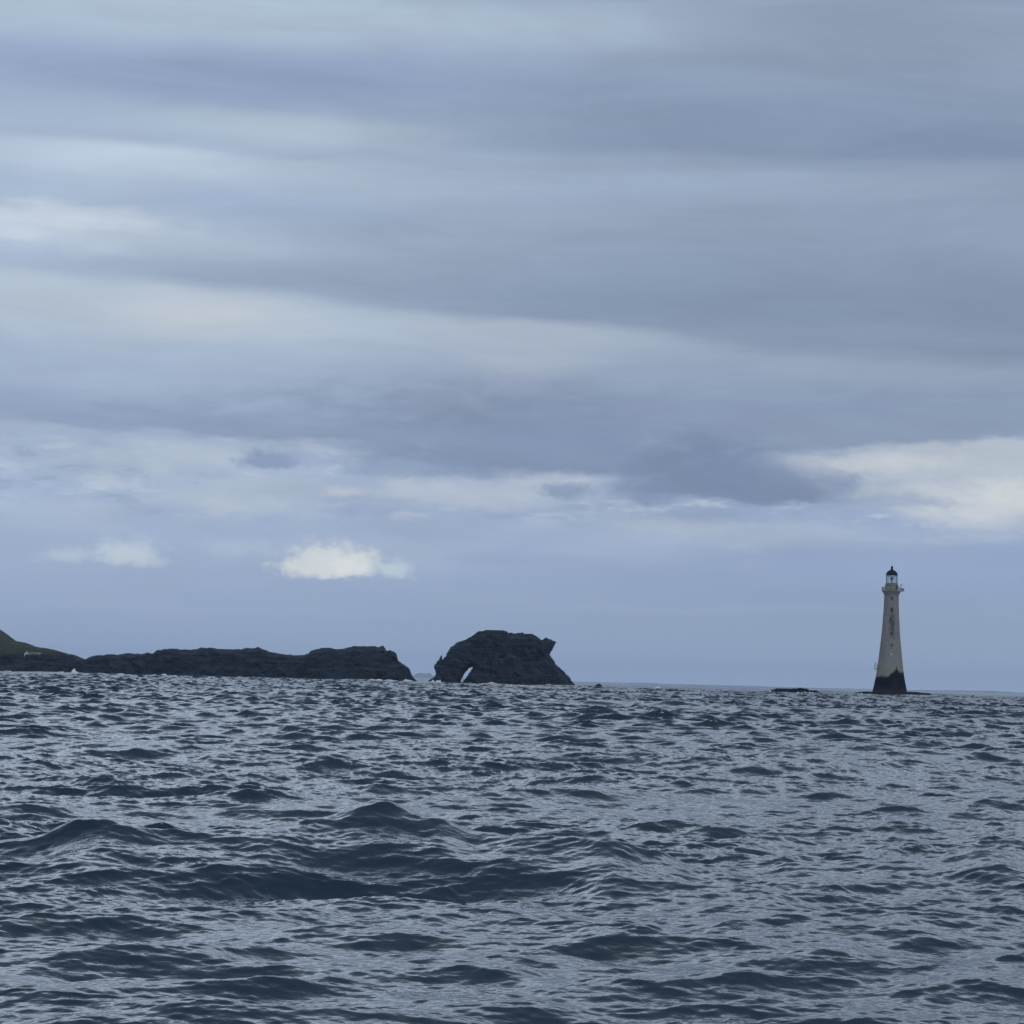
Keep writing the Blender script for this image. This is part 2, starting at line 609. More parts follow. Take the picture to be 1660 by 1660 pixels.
# ------------------------------------------------------------------ rock and grass
def rock_material(name, rock_a, rock_b, grass=None, grass_lo=5.0, grass_hi=9.0, nz=.35):
    m, t, b = mat_new(name, rock_a, .9, .2)
    geo = N(t, 'ShaderNodeNewGeometry')
    pos = geo.outputs['Position']
    a = tex_noise(t, scaled(t, pos, (.22, .22, .45)), 1.0, 8, .65, .5)
    f = tex_noise(t, scaled(t, pos, (.8, .8, .35)), 1.0, 6, .7)
    rm = N(t, 'ShaderNodeMapping')
    rm.inputs['Rotation'].default_value = (0, math.radians(28), 0)
    rm.inputs['Scale'].default_value = (.07, .1, .9)
    L(t, pos, rm.inputs[0])
    strata = tex_noise(t, rm.outputs[0], 1.0, 7, .62, .4)
    ledge = tex_noise(t, scaled(t, pos, (.12, .12, .2)), 1.0, 4, .5, .2)
    c = mixc(t, rng(t, a, .38, .66), tuple(rock_a) + (1,), tuple(rock_b) + (1,))
    c = mixc(t, mth(t, 'MULTIPLY', rng(t, strata, .5, .64), .6), c, tuple(x * 1.5 for x in rock_b) + (1,))
    c = mixc(t, mth(t, 'MULTIPLY', rng(t, ledge, .56, .7), .5), c, tuple(x * .5 for x in rock_a) + (1,))
    c = mixc(t, mth(t, 'MULTIPLY', rng(t, f, .62, .74), .5), c, tuple(x * 1.9 for x in rock_b) + (1,))
    if grass:
        sp = N(t, 'ShaderNodeSeparateXYZ')
        L(t, pos, sp.inputs[0])
        sn = N(t, 'ShaderNodeSeparateXYZ')
        L(t, geo.outputs['True Normal'], sn.inputs[0])
        gn = tex_noise(t, scaled(t, pos, (.05, .05, .3)), 1.0, 6, .6)
        hgt = mth(t, 'ADD', sp.outputs[2], mth(t, 'MULTIPLY', mth(t, 'SUBTRACT', gn, .5), 5.0))
        g1 = rng(t, hgt, grass_lo, grass_hi)
        g2 = rng(t, sn.outputs[2], nz - .18, nz + .12)
        gc = mixc(t, rng(t, gn, .35, .65), tuple(grass) + (1,), tuple(x * .62 for x in grass) + (1,))
        c = mixc(t, mth(t, 'MULTIPLY', g1, g2), c, gc)
    L(t, c, b.inputs['Base Color'])
    bp = N(t, 'ShaderNodeBump')
    bp.inputs['Strength'].default_value = .8
    bp.inputs['Distance'].default_value = 1.8
    L(t, mth(t, 'ADD', mth(t, 'MULTIPLY', a, .5), mth(t, 'MULTIPLY', strata, 1.6)), bp.inputs['Height'])
    L(t, bp.outputs[0], b.inputs['Normal'])
    return m


def resample(pts, step):
    out = []
    for (x0, y0), (x1, y1) in zip(pts[:-1], pts[1:]):
        n = max(1, int(round(abs(x1 - x0) / step)))
        for i in range(n):
            f = i / n
            out.append((x0 + (x1 - x0) * f, y0 + (y1 - y0) * f))
    out.append(pts[-1])
    return out


def terrain_strip(name, ridge, D, cliff, back, mat, grass_run=4.0, cliff_run=.35, step=1.2, rough=1.0, foot=-3.0, bow=0.0, nt_=44, jag=1.5):
    """a piece of coast: a craggy cliff that rises from the sea, a slope to the ridge and a fall behind it.
    cliff: function px -> fraction of the height that is cliff"""
    pts = [(a, b - jag * (fbm((a * .09, 0, 0), 1.0, 4, 6) * .9 + fbm((a * .5, 0, 0), 1.0, 3, 2) * .55)) for a, b in resample(ridge, step)]
    rows = []
    x0p, x1p = pts[0][0], pts[-1][0]
    for (px, py) in pts:
        e = (px - x0p) / (x1p - x0p)
        d0 = D + bow * (4 * (e - .5) ** 2)
        zr0 = max(P(px, py, d0).z, .15)
        fr = cliff(px)
        zc = zr0 * fr
        run_c = zc * cliff_run
        run_g = (zr0 - zc) * grass_run
        yr = d0 + run_c + run_g
        top = P(px, py, yr)
        zr = max(top.z, .1)
        col = []
        for i in range(nt_ + 1):
            t = i / nt_
            if t < .45:                     # cliff
                f = t / .45
                y = d0 + run_c * f
                z = foot + (zc - foot) * f
            elif t < .7:                    # slope up to the ridge
                f = (t - .45) / .25
                y = d0 + run_c + run_g * f
                z = zc + (zr - zc) * math.sin(f * math.pi / 2) ** .9
            else:                           # behind
                f = (t - .7) / .3
                y = yr + back * f
                z = zr + (foot - zr) * f ** 1.6
            a = ray(px, py)[0]
            x = a * yr if t >= .45 else a * (d0 + run_c * t / .45)
            x = a * min(y, yr)
            p = Vector((x, y, z))
            amp = rough * min(1.0, max(.12, zr / 9))
            edge = 1.0
            if .45 <= t <= .75:
                edge = .25
            dy = fbm((p.x, p.y * .5, p.z * .8), .11, 5, 3.1, True) * 1.8 + fbm(p, .5, 4, 1.7) * .8
            dz = fbm(p, .35, 4, 9.2) * .45
            p.y -= dy * amp * (1.0 if t < .5 else .3)
            if t > .05:
                p.z += dz * amp * edge
            p.x += fbm(p, .3, 3, 5.5) * .6 * amp * edge
            col.append(p)
        rows.append(col)
    V = [c for col in rows for c in col]
    n = nt_ + 1
    q = [(i * n + j, (i + 1) * n + j, (i + 1) * n + j + 1, i * n + j + 1) for i in range(len(rows) - 1) for j in range(nt_)]
    o = grid_mesh(name, np.array([tuple(v) for v in V]), q, mat, None, False)
    # close the two ends
    bm = bmesh.new()
    bm.from_mesh(o.data)
    bm.verts.ensure_lookup_table()
    for s in (0, (len(rows) - 1) * n):
        try:
            bm.faces.new([bm.verts[s + j] for j in range(n)])
        except ValueError:
            pass
    bmesh.ops.recalc_face_normals(bm, faces=bm.faces)
    bm.to_mesh(o.data)
    bm.free()
    return o, rows


M_cliff = rock_material('cliff_rock', (.013, .018, .030), (.036, .045, .068), (.032, .040, .024), 12.5, 15.5, .5)
M_hill = rock_material('hill_ground', (.013, .018, .030), (.036, .045, .068), (.046, .060, .044), 6.0, 8.0, .22)
M_stack = rock_material('stack_rock', (.012, .017, .029), (.034, .043, .066), (.026, .034, .020), 19.5, 23, .25)
M_reef = rock_material('reef_rock', (.012, .012, .014), (.022, .021, .021))

hd = [(X / 4.743, 1000 + Y / 4.743) for X, Y in [(560, 345), (600, 333), (650, 327), (700, 303), (770, 295), (870, 284), (900, 292), (950, 283), (1000, 278), (1080, 285),
      (1140, 277), (1170, 283), (1210, 255), (1300, 243), (1400, 250), (1500, 250), (1550, 234), (1600, 241), (1630, 235)]]
hd += [(330 + X / 4.743, 1010 + Y / 4.743) for X, Y in [(20, 192), (60, 188), (130, 200), (290, 203), (320, 190), (390, 192), (420, 183), (440, 195), (470, 210), (530, 225),
       (600, 238), (700, 248), (770, 245), (810, 235), (820, 215), (900, 193), (960, 188), (1000, 199), (1080, 198), (1110, 185), (1190, 176), (1250, 180), (1300, 178),
       (1340, 182), (1380, 171), (1410, 215), (1435, 206), (1480, 235), (1495, 290), (1550, 325), (1580, 350), (1600, 405), (1640, 448), (1650, 462)]]
o, _ = terrain_strip('headland', hd, 1245, lambda px: .84, 55, M_cliff, 2.6, .35, .9, 1.0)
tag(o, 'long low headland of dark bare cliffs that ends in a square bluff at the water', kind='structure')

hl = [(-420, 930), (-300, 965), (-160, 975), (-60, 990), (-20, 1010)] + [(X / 11.857, 1015 + Y / 11.857) for X, Y in
      [(0, 105), (50, 150), (100, 228), (190, 268), (300, 288), (490, 318), (570, 380), (700, 404), (850, 424), (950, 440), (1080, 470), (1170, 490), (1220, 530),
       (1310, 550), (1350, 522), (1410, 558), (1490, 650), (1560, 760), (1640, 870)]]


def hill_cliff(px):
    z = max(P(px, np.interp(px, [p[0] for p in hl], [p[1] for p in hl]), 1255).z, .2)
    return min(.96, 7.4 / z * (1 if px < 90 else 1 + (px - 90) / 70)) if z > 7.6 else .96


hill_o, hill_rows = terrain_strip('hill', hl, 1255, hill_cliff, 120, M_hill, 3.4, .35, 1.2, .9)
tag(hill_o, 'green grassy hill above dark sea cliffs at the left edge of the frame', kind='structure')


# ---- natural arch: outline with a hole, given real thickness
def point_seg_dist(px, pz, poly):
    d = np.full(px.shape, 1e9)
    for (x0, z0), (x1, z1) in zip(poly, poly[1:] + poly[:1]):
        vx, vz = x1 - x0, z1 - z0
        l2 = vx * vx + vz * vz + 1e-12
        t = np.clip(((px - x0) * vx + (pz - z0) * vz) / l2, 0, 1)
        d = np.minimum(d, np.hypot(px - x0 - t * vx, pz - z0 - t * vz))
    return d


def inside(px, pz, poly):
    r = np.zeros(px.shape, bool)
    for (x0, z0), (x1, z1) in zip(poly, poly[1:] + poly[:1]):
        c = (z0 > pz) != (z1 > pz)
        r ^= c & (px < (x1 - x0) * (pz - z0) / (z1 - z0 + 1e-12) + x0)
    return r


def stack(name, outline, holes, D, thick, cell, mat, parent=None):
    out = [(P(a, b, D).x, P(a, b, D).z) for a, b in outline]
    out = [out[0]] + out[1:]
    out = [(out[0][0] - 2, -9)] + out + [(out[-1][0] + 2, -9)]
    hs = [[(P(a, b, D).x, P(a, b, D).z) for a, b in h] for h in holes]
    xs = np.arange(min(p[0] for p in out) - cell, max(p[0] for p in out) + cell, cell)
    zs = np.arange(-3.0, max(p[1] for p in out) + cell, cell)
    GX, GZ = np.meshgrid(xs, zs)
    # ragged edge, the same for front and back
    jx = np.array([fbm((x, 0, z), .7, 4, 2.2) for x, z in zip(GX.ravel(), GZ.ravel())]).reshape(GX.shape) * .4
    jz = np.array([fbm((x, 7, z), .7, 4, 4.2) for x, z in zip(GX.ravel(), GZ.ravel())]).reshape(GX.shape) * .35
    ins = inside(GX + jx, GZ + jz, out)
    d = point_seg_dist(GX + jx, GZ + jz, out)
    for h in hs:
        ins &= ~inside(GX + jx * .5, GZ + jz * .5, h)
        d = np.minimum(d, point_seg_dist(GX, GZ, h) * 1.6)
    d = np.where(ins, d, 0)
    w = 5.0
    prof = np.sqrt(np.clip(1 - (1 - np.clip(d / w, 0, 1)) ** 2, 0, 1))
    zt = np.clip(1.0 - GZ / 34.0, .35, 1.1)
    T = thick * prof * zt
    nz_, nx_ = GX.shape
    front = np.zeros((nz_, nx_, 3))
    back = np.zeros((nz_, nx_, 3))
    for i in range(nz_):
        for j in range(nx_):
            x, z = GX[i, j], GZ[i, j]
            if T[i, j] <= 0 and not ins[i, j]:
                front[i, j] = (x, D, z)
                back[i, j] = (x, D + .3, z)
                continue
            n1 = fbm((x, 3, z * .7), .13, 6, 1.3, True) * 2.0 + fbm((x + z * .5, 1, z), .5, 4, 6.3) * 1.0
            n2 = fbm((x, 90, z * .7), .13, 5, 8.3, True) * 2.0
            k = min(1, T[i, j] / 3)
            front[i, j] = (x, D + .1 - T[i, j] - n1 * k, z)
            back[i, j] = (x, D + .4 + T[i, j] + n2 * k, z)
    cellin = ins[:-1, :-1] | ins[1:, :-1] | ins[:-1, 1:] | ins[1:, 1:]
    cnt = ins[:-1, :-1].astype(int) + ins[1:, :-1] + ins[:-1, 1:] + ins[1:, 1:]
    cellin = cnt >= 2
    idx = np.arange(nz_ * nx_).reshape(nz_, nx_)
    nv = nz_ * nx_
    faces = []
    for i in range(nz_ - 1):
        for j in range(nx_ - 1):
            if not cellin[i, j]:
                continue
            a, b, c, e = idx[i, j], idx[i, j + 1], idx[i + 1, j + 1], idx[i + 1, j]
            faces.append((a, b, c, e))
            faces.append((e + nv, c + nv, b + nv, a + nv))
            for (p, q, di, dj) in ((a, b, -1, 0), (b, c, 0, 1), (c, e, 1, 0), (e, a, 0, -1)):
                ii, jj = i + di, j + dj
                if not (0 <= ii < nz_ - 1 and 0 <= jj < nx_ - 1) or not cellin[ii, jj]:
                    faces.append((q, p, p + nv, q + nv))
    V = np.concatenate([front.reshape(-1, 3), back.reshape(-1, 3)])
    used = np.unique(np.array(faces))
    remap = -np.ones(len(V), int)
    remap[used] = np.arange(len(used))
    o = grid_mesh(name, V[used], remap[np.array(faces)], mat, parent, False)
    # round the stair steps of the cut edge a little
    bm = bmesh.new()
    bm.from_mesh(o.data)
    bd = [v for v in bm.verts if abs(v.co.y - (D + .2)) < 1.4]
    for _ in range(1):
        bmesh.ops.smooth_vert(bm, verts=bd, factor=.5, use_axis_x=True, use_axis_y=False, use_axis_z=True)
    bmesh.ops.recalc_face_normals(bm, faces=bm.faces)
    bm.to_mesh(o.data)
    bm.free()
    return o


ar = [(660 + X / 5.533, 1000 + Y / 5.533) for X, Y in [(185, 580), (240, 540), (262, 505), (245, 470), (246, 430), (283, 390), (304, 338), (315, 398), (335, 372), (360, 318), (395, 268),
      (430, 238), (470, 220), (510, 213), (560, 183), (640, 133), (700, 120), (820, 120), (890, 128), (910, 143), (960, 148), (1040, 140), (1060, 153), (1130, 156), (1160, 173),
      (1210, 212), (1250, 190), (1290, 204), (1338, 226), (1304, 284), (1274, 337), (1300, 368), (1340, 428), (1400, 488), (1450, 533), (1497, 598), (1500, 625)]]
ho = [(660 + X / 5.533, 1000 + Y / 5.533) for X, Y in [(470, 660), (476, 585), (487, 553), (533, 484), (560, 453), (590, 453), (568, 490), (530, 542), (497, 588), (494, 660)]]
so = stack('sea_arch', ar, [ho], 1240, 8.0, .3, M_stack)
tag(so, 'dark hump-backed sea stack with a narrow slanting arch open at the waterline', 'rock arch')

# low reefs
rf = [(1230 + X / 13.83, 1098.9 + Y / 13.83) for X, Y in [(215, 330), (230, 302), (330, 262), (400, 232), (470, 234), (690, 240), (860, 235), (900, 221), (960, 220), (1010, 236), (1090, 243),
      (1130, 275), (1200, 274), (1300, 276), (1330, 302), (1400, 338), (1420, 350)]]
o, _ = terrain_strip('reef_rock', rf, 975, lambda px: .7, 12, M_reef, 1.5, .6, .5, 1.4, -2.0, nt_=24, jag=.6)
tag(o, 'flat black reef awash left of the lighthouse with surf at both ends', 'rock')
o, _ = terrain_strip('reef_rock', [(1380, 1127), (1386, 1123.4), (1394, 1121.4), (1402, 1120.9), (1420, 1121), (1440, 1121), (1468, 1121.6), (1476, 1121.2), (1488, 1121.8), (1494, 1123.2), (1506, 1123.8), (1511, 1126.5)],
                     992, lambda px: .7, 20, M_reef, 1.5, .6, .5, 1.2, -2.0, nt_=24, jag=.3)
tag(o, 'low black rock shelf that carries the lighthouse', 'rock')
o, _ = terrain_strip('reef_rock', [(963, 1112.6), (966, 1110.6), (969.5, 1108.2), (972, 1108), (975, 1110.4), (977, 1113)], 1225, lambda px: .6, 6, M_reef, 1.2, .5, .3, .8, -2.0, nt_=16, jag=0)
tag(o, 'tiny lone rock in the open water right of the rock arch', 'rock')

# far coast on the horizon
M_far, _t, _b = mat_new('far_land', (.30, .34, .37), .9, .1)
fc = [(520, 1094), (600, 1095), (640, 1096.5), (668, 1096.2), (674, 1092.5), (681, 1090.6), (690, 1092), (695, 1090.2), (700, 1096), (760, 1100), (860, 1102.5), (930, 1104.8), (1010, 1107), (1044, 1106.8), (1075, 1108.6), (1160, 1110.6), (1220, 1112.2), (1300, 1114.6), (1400, 1117), (1480, 1118.8), (1560, 1119.6), (1610, 1120.2), (1660, 1123.2), (1760, 1127), (1850, 1130)]
pts = resample(fc, 2.0)
DF = 8600
V, q = [], []
drop = DF * DF / (2 * EARTH)
for i, (px, py) in enumerate(pts):
    p = P(px, py, DF)
    j = fbm((px * .1, 0, 0), 1.0, 4, 3) * .8
    ztop = max(p.z + j, -drop + .4)
    hgt = ztop + drop
    for k, (fy, fz) in enumerate(((-60, 0), (-40, .45), (0, 1), (160, .95), (300, 0))):
        V.append((p.x, DF + fy, -drop - 1.0 + (hgt + 1.0) * fz))
n = 5
q = [(i * n + k, (i + 1) * n + k, (i + 1) * n + k + 1, i * n + k + 1) for i in range(len(pts) - 1) for k in range(n - 1)]
o = grid_mesh('distant_coast', np.array(V), q, M_far, None, False)
tag(o, 'pale low coast lying along the horizon', kind='structure')


# ------------------------------------------------------------------ white house on the hill
def box_bm(bm, x0, x1, y0, y1, z0, z1):
    v = [bm.verts.new(c) for c in ((x0, y0, z0), (x1, y0, z0), (x1, y1, z0), (x0, y1, z0), (x0, y0, z1), (x1, y0, z1), (x1, y1, z1), (x0, y1, z1))]
    for f in ((0, 3, 2, 1), (4, 5, 6, 7), (0, 1, 5, 4), (1, 2, 6, 5), (2, 3, 7, 6), (3, 0, 4, 7)):
        bm.faces.new([v[i] for i in f])


def noisy(name, a, b, scale, rough=.8, bump=0.0, spec=.3):
    m, t, bs = mat_new(name, a, rough, spec)
    tc = N(t, 'ShaderNodeTexCoord')
    n = tex_noise(t, tc.outputs['Object'], scale, 6, .65, .3)
    L(t, mixc(t, rng(t, n, .35, .65), tuple(a) + (1,), tuple(b) + (1,)), bs.inputs['Base Color'])
    if bump:
        bp = N(t, 'ShaderNodeBump')
        bp.inputs['Distance'].default_value = bump
        L(t, n, bp.inputs['Height'])
        L(t, bp.outputs[0], bs.inputs['Normal'])
    return m


M_white = noisy('whitewash', (.62, .63, .62), (.5, .51, .5), 1.2)
M_slate = noisy('slate_roof', (.12, .13, .14), (.17, .18, .18), 2.0)
M_dark = noisy('dark_metal', (.004, .005, .008), (.008, .009, .013), 1.5, .7, spec=.15)
M_window = noisy('dark_opening', (.010, .011, .014), (.014, .015, .018), 2.0, .3, spec=.5)


def hill_point(px, py):
    """first point of the hill surface met along the line of sight of a place on the hill"""
    dg = bpy.context.evaluated_depsgraph_get()
    a, b = ray(px, py)
    d = Vector((a, 1, b)).normalized()
    hit, loc, nor, idx = hill_o.ray_cast(Vector((0, 0, CAM_H)), d)
    return loc if hit else P(px, py, 1262)


bpy.context.view_layer.update()
hp = hill_point(52, 1062.8)
house = empty('cottage', (hp.x, hp.y + 1.2, hp.z - .15), 'tiny white gabled cottage with a long low wing on the green hillside', 'house')
# long wing
bm = bmesh.new()
box_bm(bm, -1.6, 3.4, 0, 2.6, -1.5, .85)
from_bm('wall', bm, M_white, house)
bm = bmesh.new()
vs = [bm.verts.new(c) for c in ((-1.6, -.15, .86), (3.5, -.15, .86), (3.5, 2.75, .86), (-1.6, 2.75, .86), (-1.6, 1.3, 1.65), (3.5, 1.3, 1.65))]
for f in ((0, 1, 5, 4), (2, 3, 4, 5), (1, 2, 5), (3, 0, 4), (0, 3, 2, 1)):
    bm.faces.new([vs[i] for i in f])
from_bm('roof', bm, M_slate, house)
# gable end facing the sea
bm = bmesh.new()
prof = [(-3.5, -1.5), (-1.62, -1.5), (-1.62, .85), (-2.55, 1.9), (-3.5, .85)]
fr = [bm.verts.new((x, -.5, z)) for x, z in prof]
bk = [bm.verts.new((x, 2.6, z)) for x, z in prof]
bm.faces.new(fr)
bm.faces.new(bk[::-1])
for i in range(5):
    j = (i + 1) % 5
    bm.faces.new((fr[j], fr[i], bk[i], bk[j]))
from_bm('gable', bm, M_white, house)
bm = bmesh.new()
for s in (-1, 1):
    e = [(-2.55, 1.92), (-2.55 + s * 1.05, .74), (-2.55 + s * 1.05, .84), (-2.55, 2.04)]
    a = [bm.verts.new((x, -.6, z)) for x, z in e]
    b = [bm.verts.new((x, 2.7, z)) for x, z in e]
    bm.faces.new(a)
    bm.faces.new(b[::-1])
    for i in range(4):
        j = (i + 1) % 4
        bm.faces.new((a[j], a[i], b[i], b[j]))
from_bm('roof', bm, M_slate, house)
for wx in (-.6, .9, 2.4):
    bm = bmesh.new()
    box_bm(bm, wx - .22, wx + .22, -.03, .05, -.1, .5)
    from_bm('window', bm, M_window, house)

# ------------------------------------------------------------------ lighthouse
LD = 1000.0
base = P(1442.3, 1126.8, LD)
LH = empty('lighthouse', (base.x, LD, -.6), 'tall tapering grey stone lighthouse with black dome and black stained foot', 'lighthouse')
Z0 = .6   # heights below are counted from the water at the foot


def granite():
    m, t, b = mat_new('granite', (.3, .3, .3), .9, .1)
    tc = N(t, 'ShaderNodeTexCoord')
    sp = N(t, 'ShaderNodeSeparateXYZ')
    L(t, tc.outputs['Object'], sp.inputs[0])
    x, y, z = sp.outputs
    ang = mth(t, 'ARCTAN2', x, mth(t, 'MULTIPLY', y, -1.0))
    cb = N(t, 'ShaderNodeCombineXYZ')
    L(t, mth(t, 'MULTIPLY', ang, 3.5), cb.inputs[0])
    L(t, z, cb.inputs[1])
    br = N(t, 'ShaderNodeTexBrick')
    br.inputs['Scale'].default_value = 1.0
    br.inputs['Brick Width'].default_value = 1.1
    br.inputs['Row Height'].default_value = .5
    br.inputs['Mortar Size'].default_value = .025
    br.inputs['Color1'].default_value = (.27, .267, .26, 1)
    br.inputs['Color2'].default_value = (.21, .208, .203, 1)
    br.inputs['Mortar'].default_value = (.16, .155, .15, 1)
    L(t, cb.outputs[0], br.inputs['Vector'])
    pos = tc.outputs['Object']
    n1 = tex_noise(t, scaled(t, pos, (.5, .5, .16)), 1.0, 6, .6, .4)
    n2 = tex_noise(t, pos, 1.6, 6, .65)
    n3 = tex_noise(t, scaled(t, pos, (1.5, 1.5, .5)), 1.0, 7, .62)
    n4 = tex_noise(t, scaled(t, pos, (1.1, 1.1, .55)), 1.0, 4, .55)
    c = mixc(t, mth(t, 'MULTIPLY', rng(t, n1, .4, .68), .4), br.outputs['Color'], (.17, .165, .155, 1))
    c = mixc(t, mth(t, 'MULTIPLY', rng(t, n2, .52, .7), .3), c, (.40, .39, .36, 1))
    # greenish bloom in the upper splash zone
    gz = mth(t, 'MULTIPLY', rng(t, z, 6.0, 9.5), mth(t, 'SUBTRACT', 1.0, rng(t, z, 10, 14)))
    c = mixc(t, mth(t, 'MULTIPLY', gz, .45), c, (.24, .245, .18, 1))
    # dark run-off streaks below the column of windows
    run = mth(t, 'SUBTRACT', 1.0, rng(t, mth(t, 'ABSOLUTE', mth(t, 'ADD', ang, .03)), .14, .48))
    run = mth(t, 'MULTIPLY', run, mth(t, 'MULTIPLY', rng(t, z, 17.0, 25.5), mth(t, 'SUBTRACT', 1.0, rng(t, z, 27.0, 30.4))))
    run = mth(t, 'MULTIPLY', run, rng(t, n4, .34, .56))
    c = mixc(t, mth(t, 'MULTIPLY', run, .92), c, (.05, .048, .05, 1))
    # rust mark
    ru = mth(t, 'MULTIPLY', mth(t, 'SUBTRACT', 1.0, rng(t, mth(t, 'ABSOLUTE', mth(t, 'ADD', ang, .27)), .03, .14)),
             mth(t, 'MULTIPLY', rng(t, z, 21.6, 23), mth(t, 'SUBTRACT', 1.0, rng(t, z, 24.4, 25.2))))
    c = mixc(t, mth(t, 'MULTIPLY', ru, .65), c, (.30, .12, .06, 1))
    # black weed band: its upper edge climbs to a peak right of the middle
    # edge height as a function of the angle
    xn = mth(t, 'DIVIDE', ang, 1.5708)
    r = N(t, 'ShaderNodeValToRGB')
    L(t, mth(t, 'MULTIPLY_ADD', xn, .5, .5, clamp=True), r.inputs[0])
    e = r.color_ramp.elements
    hs = [(0.0, 6.8), (.30, 6.9), (.40, 7.0), (.48, 7.9), (.555, 8.9), (.60, 9.9), (.615, 10.9), (.635, 9.6), (.70, 8.5), (1.0, 8.5)]
    while len(e) > 1:
        e.remove(e[-1])
    e[0].position = 0
    e[0].color = (hs[0][1] / 12,) * 3 + (1,)
    for p_, h_ in hs[1:]:
        q_ = e.new(p_)
        q_.color = (h_ / 12,) * 3 + (1,)
    edge = mth(t, 'MULTIPLY', r.outputs[0], 12.0)
    zz = mth(t, 'SUBTRACT', mth(t, 'ADD', z, mth(t, 'MULTIPLY', mth(t, 'SUBTRACT', n3, .5), 2.6)), edge)
    wet = mth(t, 'SUBTRACT', 1.0, rng(t, zz, -.3, .7))
    low = mth(t, 'SUBTRACT', 1.0, rng(t, mth(t, 'ADD', z, mth(t, 'MULTIPLY', mth(t, 'SUBTRACT', n1, .5), 5)), 1.2, 4.5))
    wc = mixc(t, mth(t, 'MULTIPLY', low, .8), (.005, .006, .012, 1), (.034, .030, .026, 1))
    wc = mixc(t, mth(t, 'MULTIPLY', rng(t, n1, .5, .7), .5), wc, (.022, .018, .022, 1))
    c = mixc(t, wet, c, wc)
    L(t, c, b.inputs['Base Color'])
    bp = N(t, 'ShaderNodeBump')
    bp.inputs['Strength'].default_value = .5
    bp.inputs['Distance'].default_value = .06
    L(t, br.outputs['Fac'], bp.inputs['Height'])
    bp.invert = True
    L(t, bp.outputs[0], b.inputs['Normal'])
    return m


def lathe(bm, prof, seg=64, z_off=0.0, closed_top=True, closed_bot=True):
    rings = []
    for (r, z) in prof:
        rings.append([bm.verts.new((r * math.cos(2 * math.pi * i / seg), r * math.sin(2 * math.pi * i / seg), z + z_off)) for i in range(seg)])
    for a, b in zip(rings[:-1], rings[1:]):
        for i in range(seg):
            j = (i + 1) % seg
            bm.faces.new((a[i], a[j], b[j], b[i]))
    if closed_bot:
        bm.faces.new(rings[0][::-1])
    if closed_top:
        bm.faces.new(rings[-1])


M_gran = granite()
TP = [(0, 6.25), (.8, 6.1), (2.5, 5.7), (4.5, 5.3), (7, 4.82), (10, 4.42), (13, 4.03), (16.5, 3.68), (21, 3.2), (25, 2.92), (29, 2.68), (32, 2.56), (34.3, 2.52)]
bm = bmesh.new()
prof = [(6.3, -2.0)] + [(r, z) for z, r in TP] + [(2.62, 34.9), (2.85, 35.4), (3.12, 35.85)]
# more rings for a smooth taper
pr = []
for (r0, z0), (r1, z1) in zip(prof[:-1], prof[1:]):
    n = max(1, int((z1 - z0) / .6))
    for i in range(n):
        f = i / n
        pr.append((r0 + (r1 - r0) * f, z0 + (z1 - z0) * f))
pr.append(prof[-1])
lathe(bm, pr, 72, Z0)
from_bm('tower', bm, M_gran, LH, True)
M_stone2 = noisy('gallery_stone', (.16, .16, .14), (.24, .235, .20), .8, .85)


def rad_at(z):
    return float(np.interp(z, [a for a, _ in TP], [b for _, b in TP]))


# gallery
gal = bmesh.new()
lathe(gal, [(2.6, 35.86), (3.25, 35.86), (3.32, 36.0), (3.32, 36.3), (3.25, 36.36), (2.6, 36.36)], 64, Z0)
go = from_bm('gallery', gal, M_stone2, LH)
bm = bmesh.new()
for z in (36.75, 37.1, 37.45):
    seg = 40
    for i in range(seg):
        a0, a1 = 2 * math.pi * i / seg, 2 * math.pi * (i + 1) / seg
        p0 = Vector((3.18 * math.cos(a0), 3.18 * math.sin(a0), z + Z0))
        p1 = Vector((3.18 * math.cos(a1), 3.18 * math.sin(a1), z + Z0))
        M_ = Matrix.Translation((p0 + p1) / 2) @ (p1 - p0).to_track_quat('Z', 'Y').to_matrix().to_4x4()
        bmesh.ops.create_cone(bm, cap_ends=True, segments=6, radius1=.045, radius2=.045, depth=(p1 - p0).length, matrix=M_)
for i in range(20):
    a0 = 2 * math.pi * (i + .5) / 20
    bmesh.ops.create_cone(bm, cap_ends=True, segments=6, radius1=.05, radius2=.05, depth=1.1,
                          matrix=Matrix.Translation((3.18 * math.cos(a0), 3.18 * math.sin(a0), 36.9 + Z0)))
M_rail = noisy('painted_rail', (.20, .20, .19), (.3, .3, .28), 2.0, .6)
from_bm('railing', bm, M_rail, LH)
# service room and lantern plinth
bm = bmesh.new()
lathe(bm, [(2.3, 36.37), (2.3, 38.1), (2.38, 38.15), (2.38, 38.3), (2.08, 38.35), (2.08, 38.85), (2.12, 38.9), (1.7, 38.92)], 64, Z0)
from_bm('lantern_base', bm, M_stone2, LH, False)
bm = bmesh.new()
box_bm(bm, 1.25, 1.85, -2.02, -1.5, 36.4 + Z0, 38.0 + Z0)
from_bm('door', bm, M_window, LH)
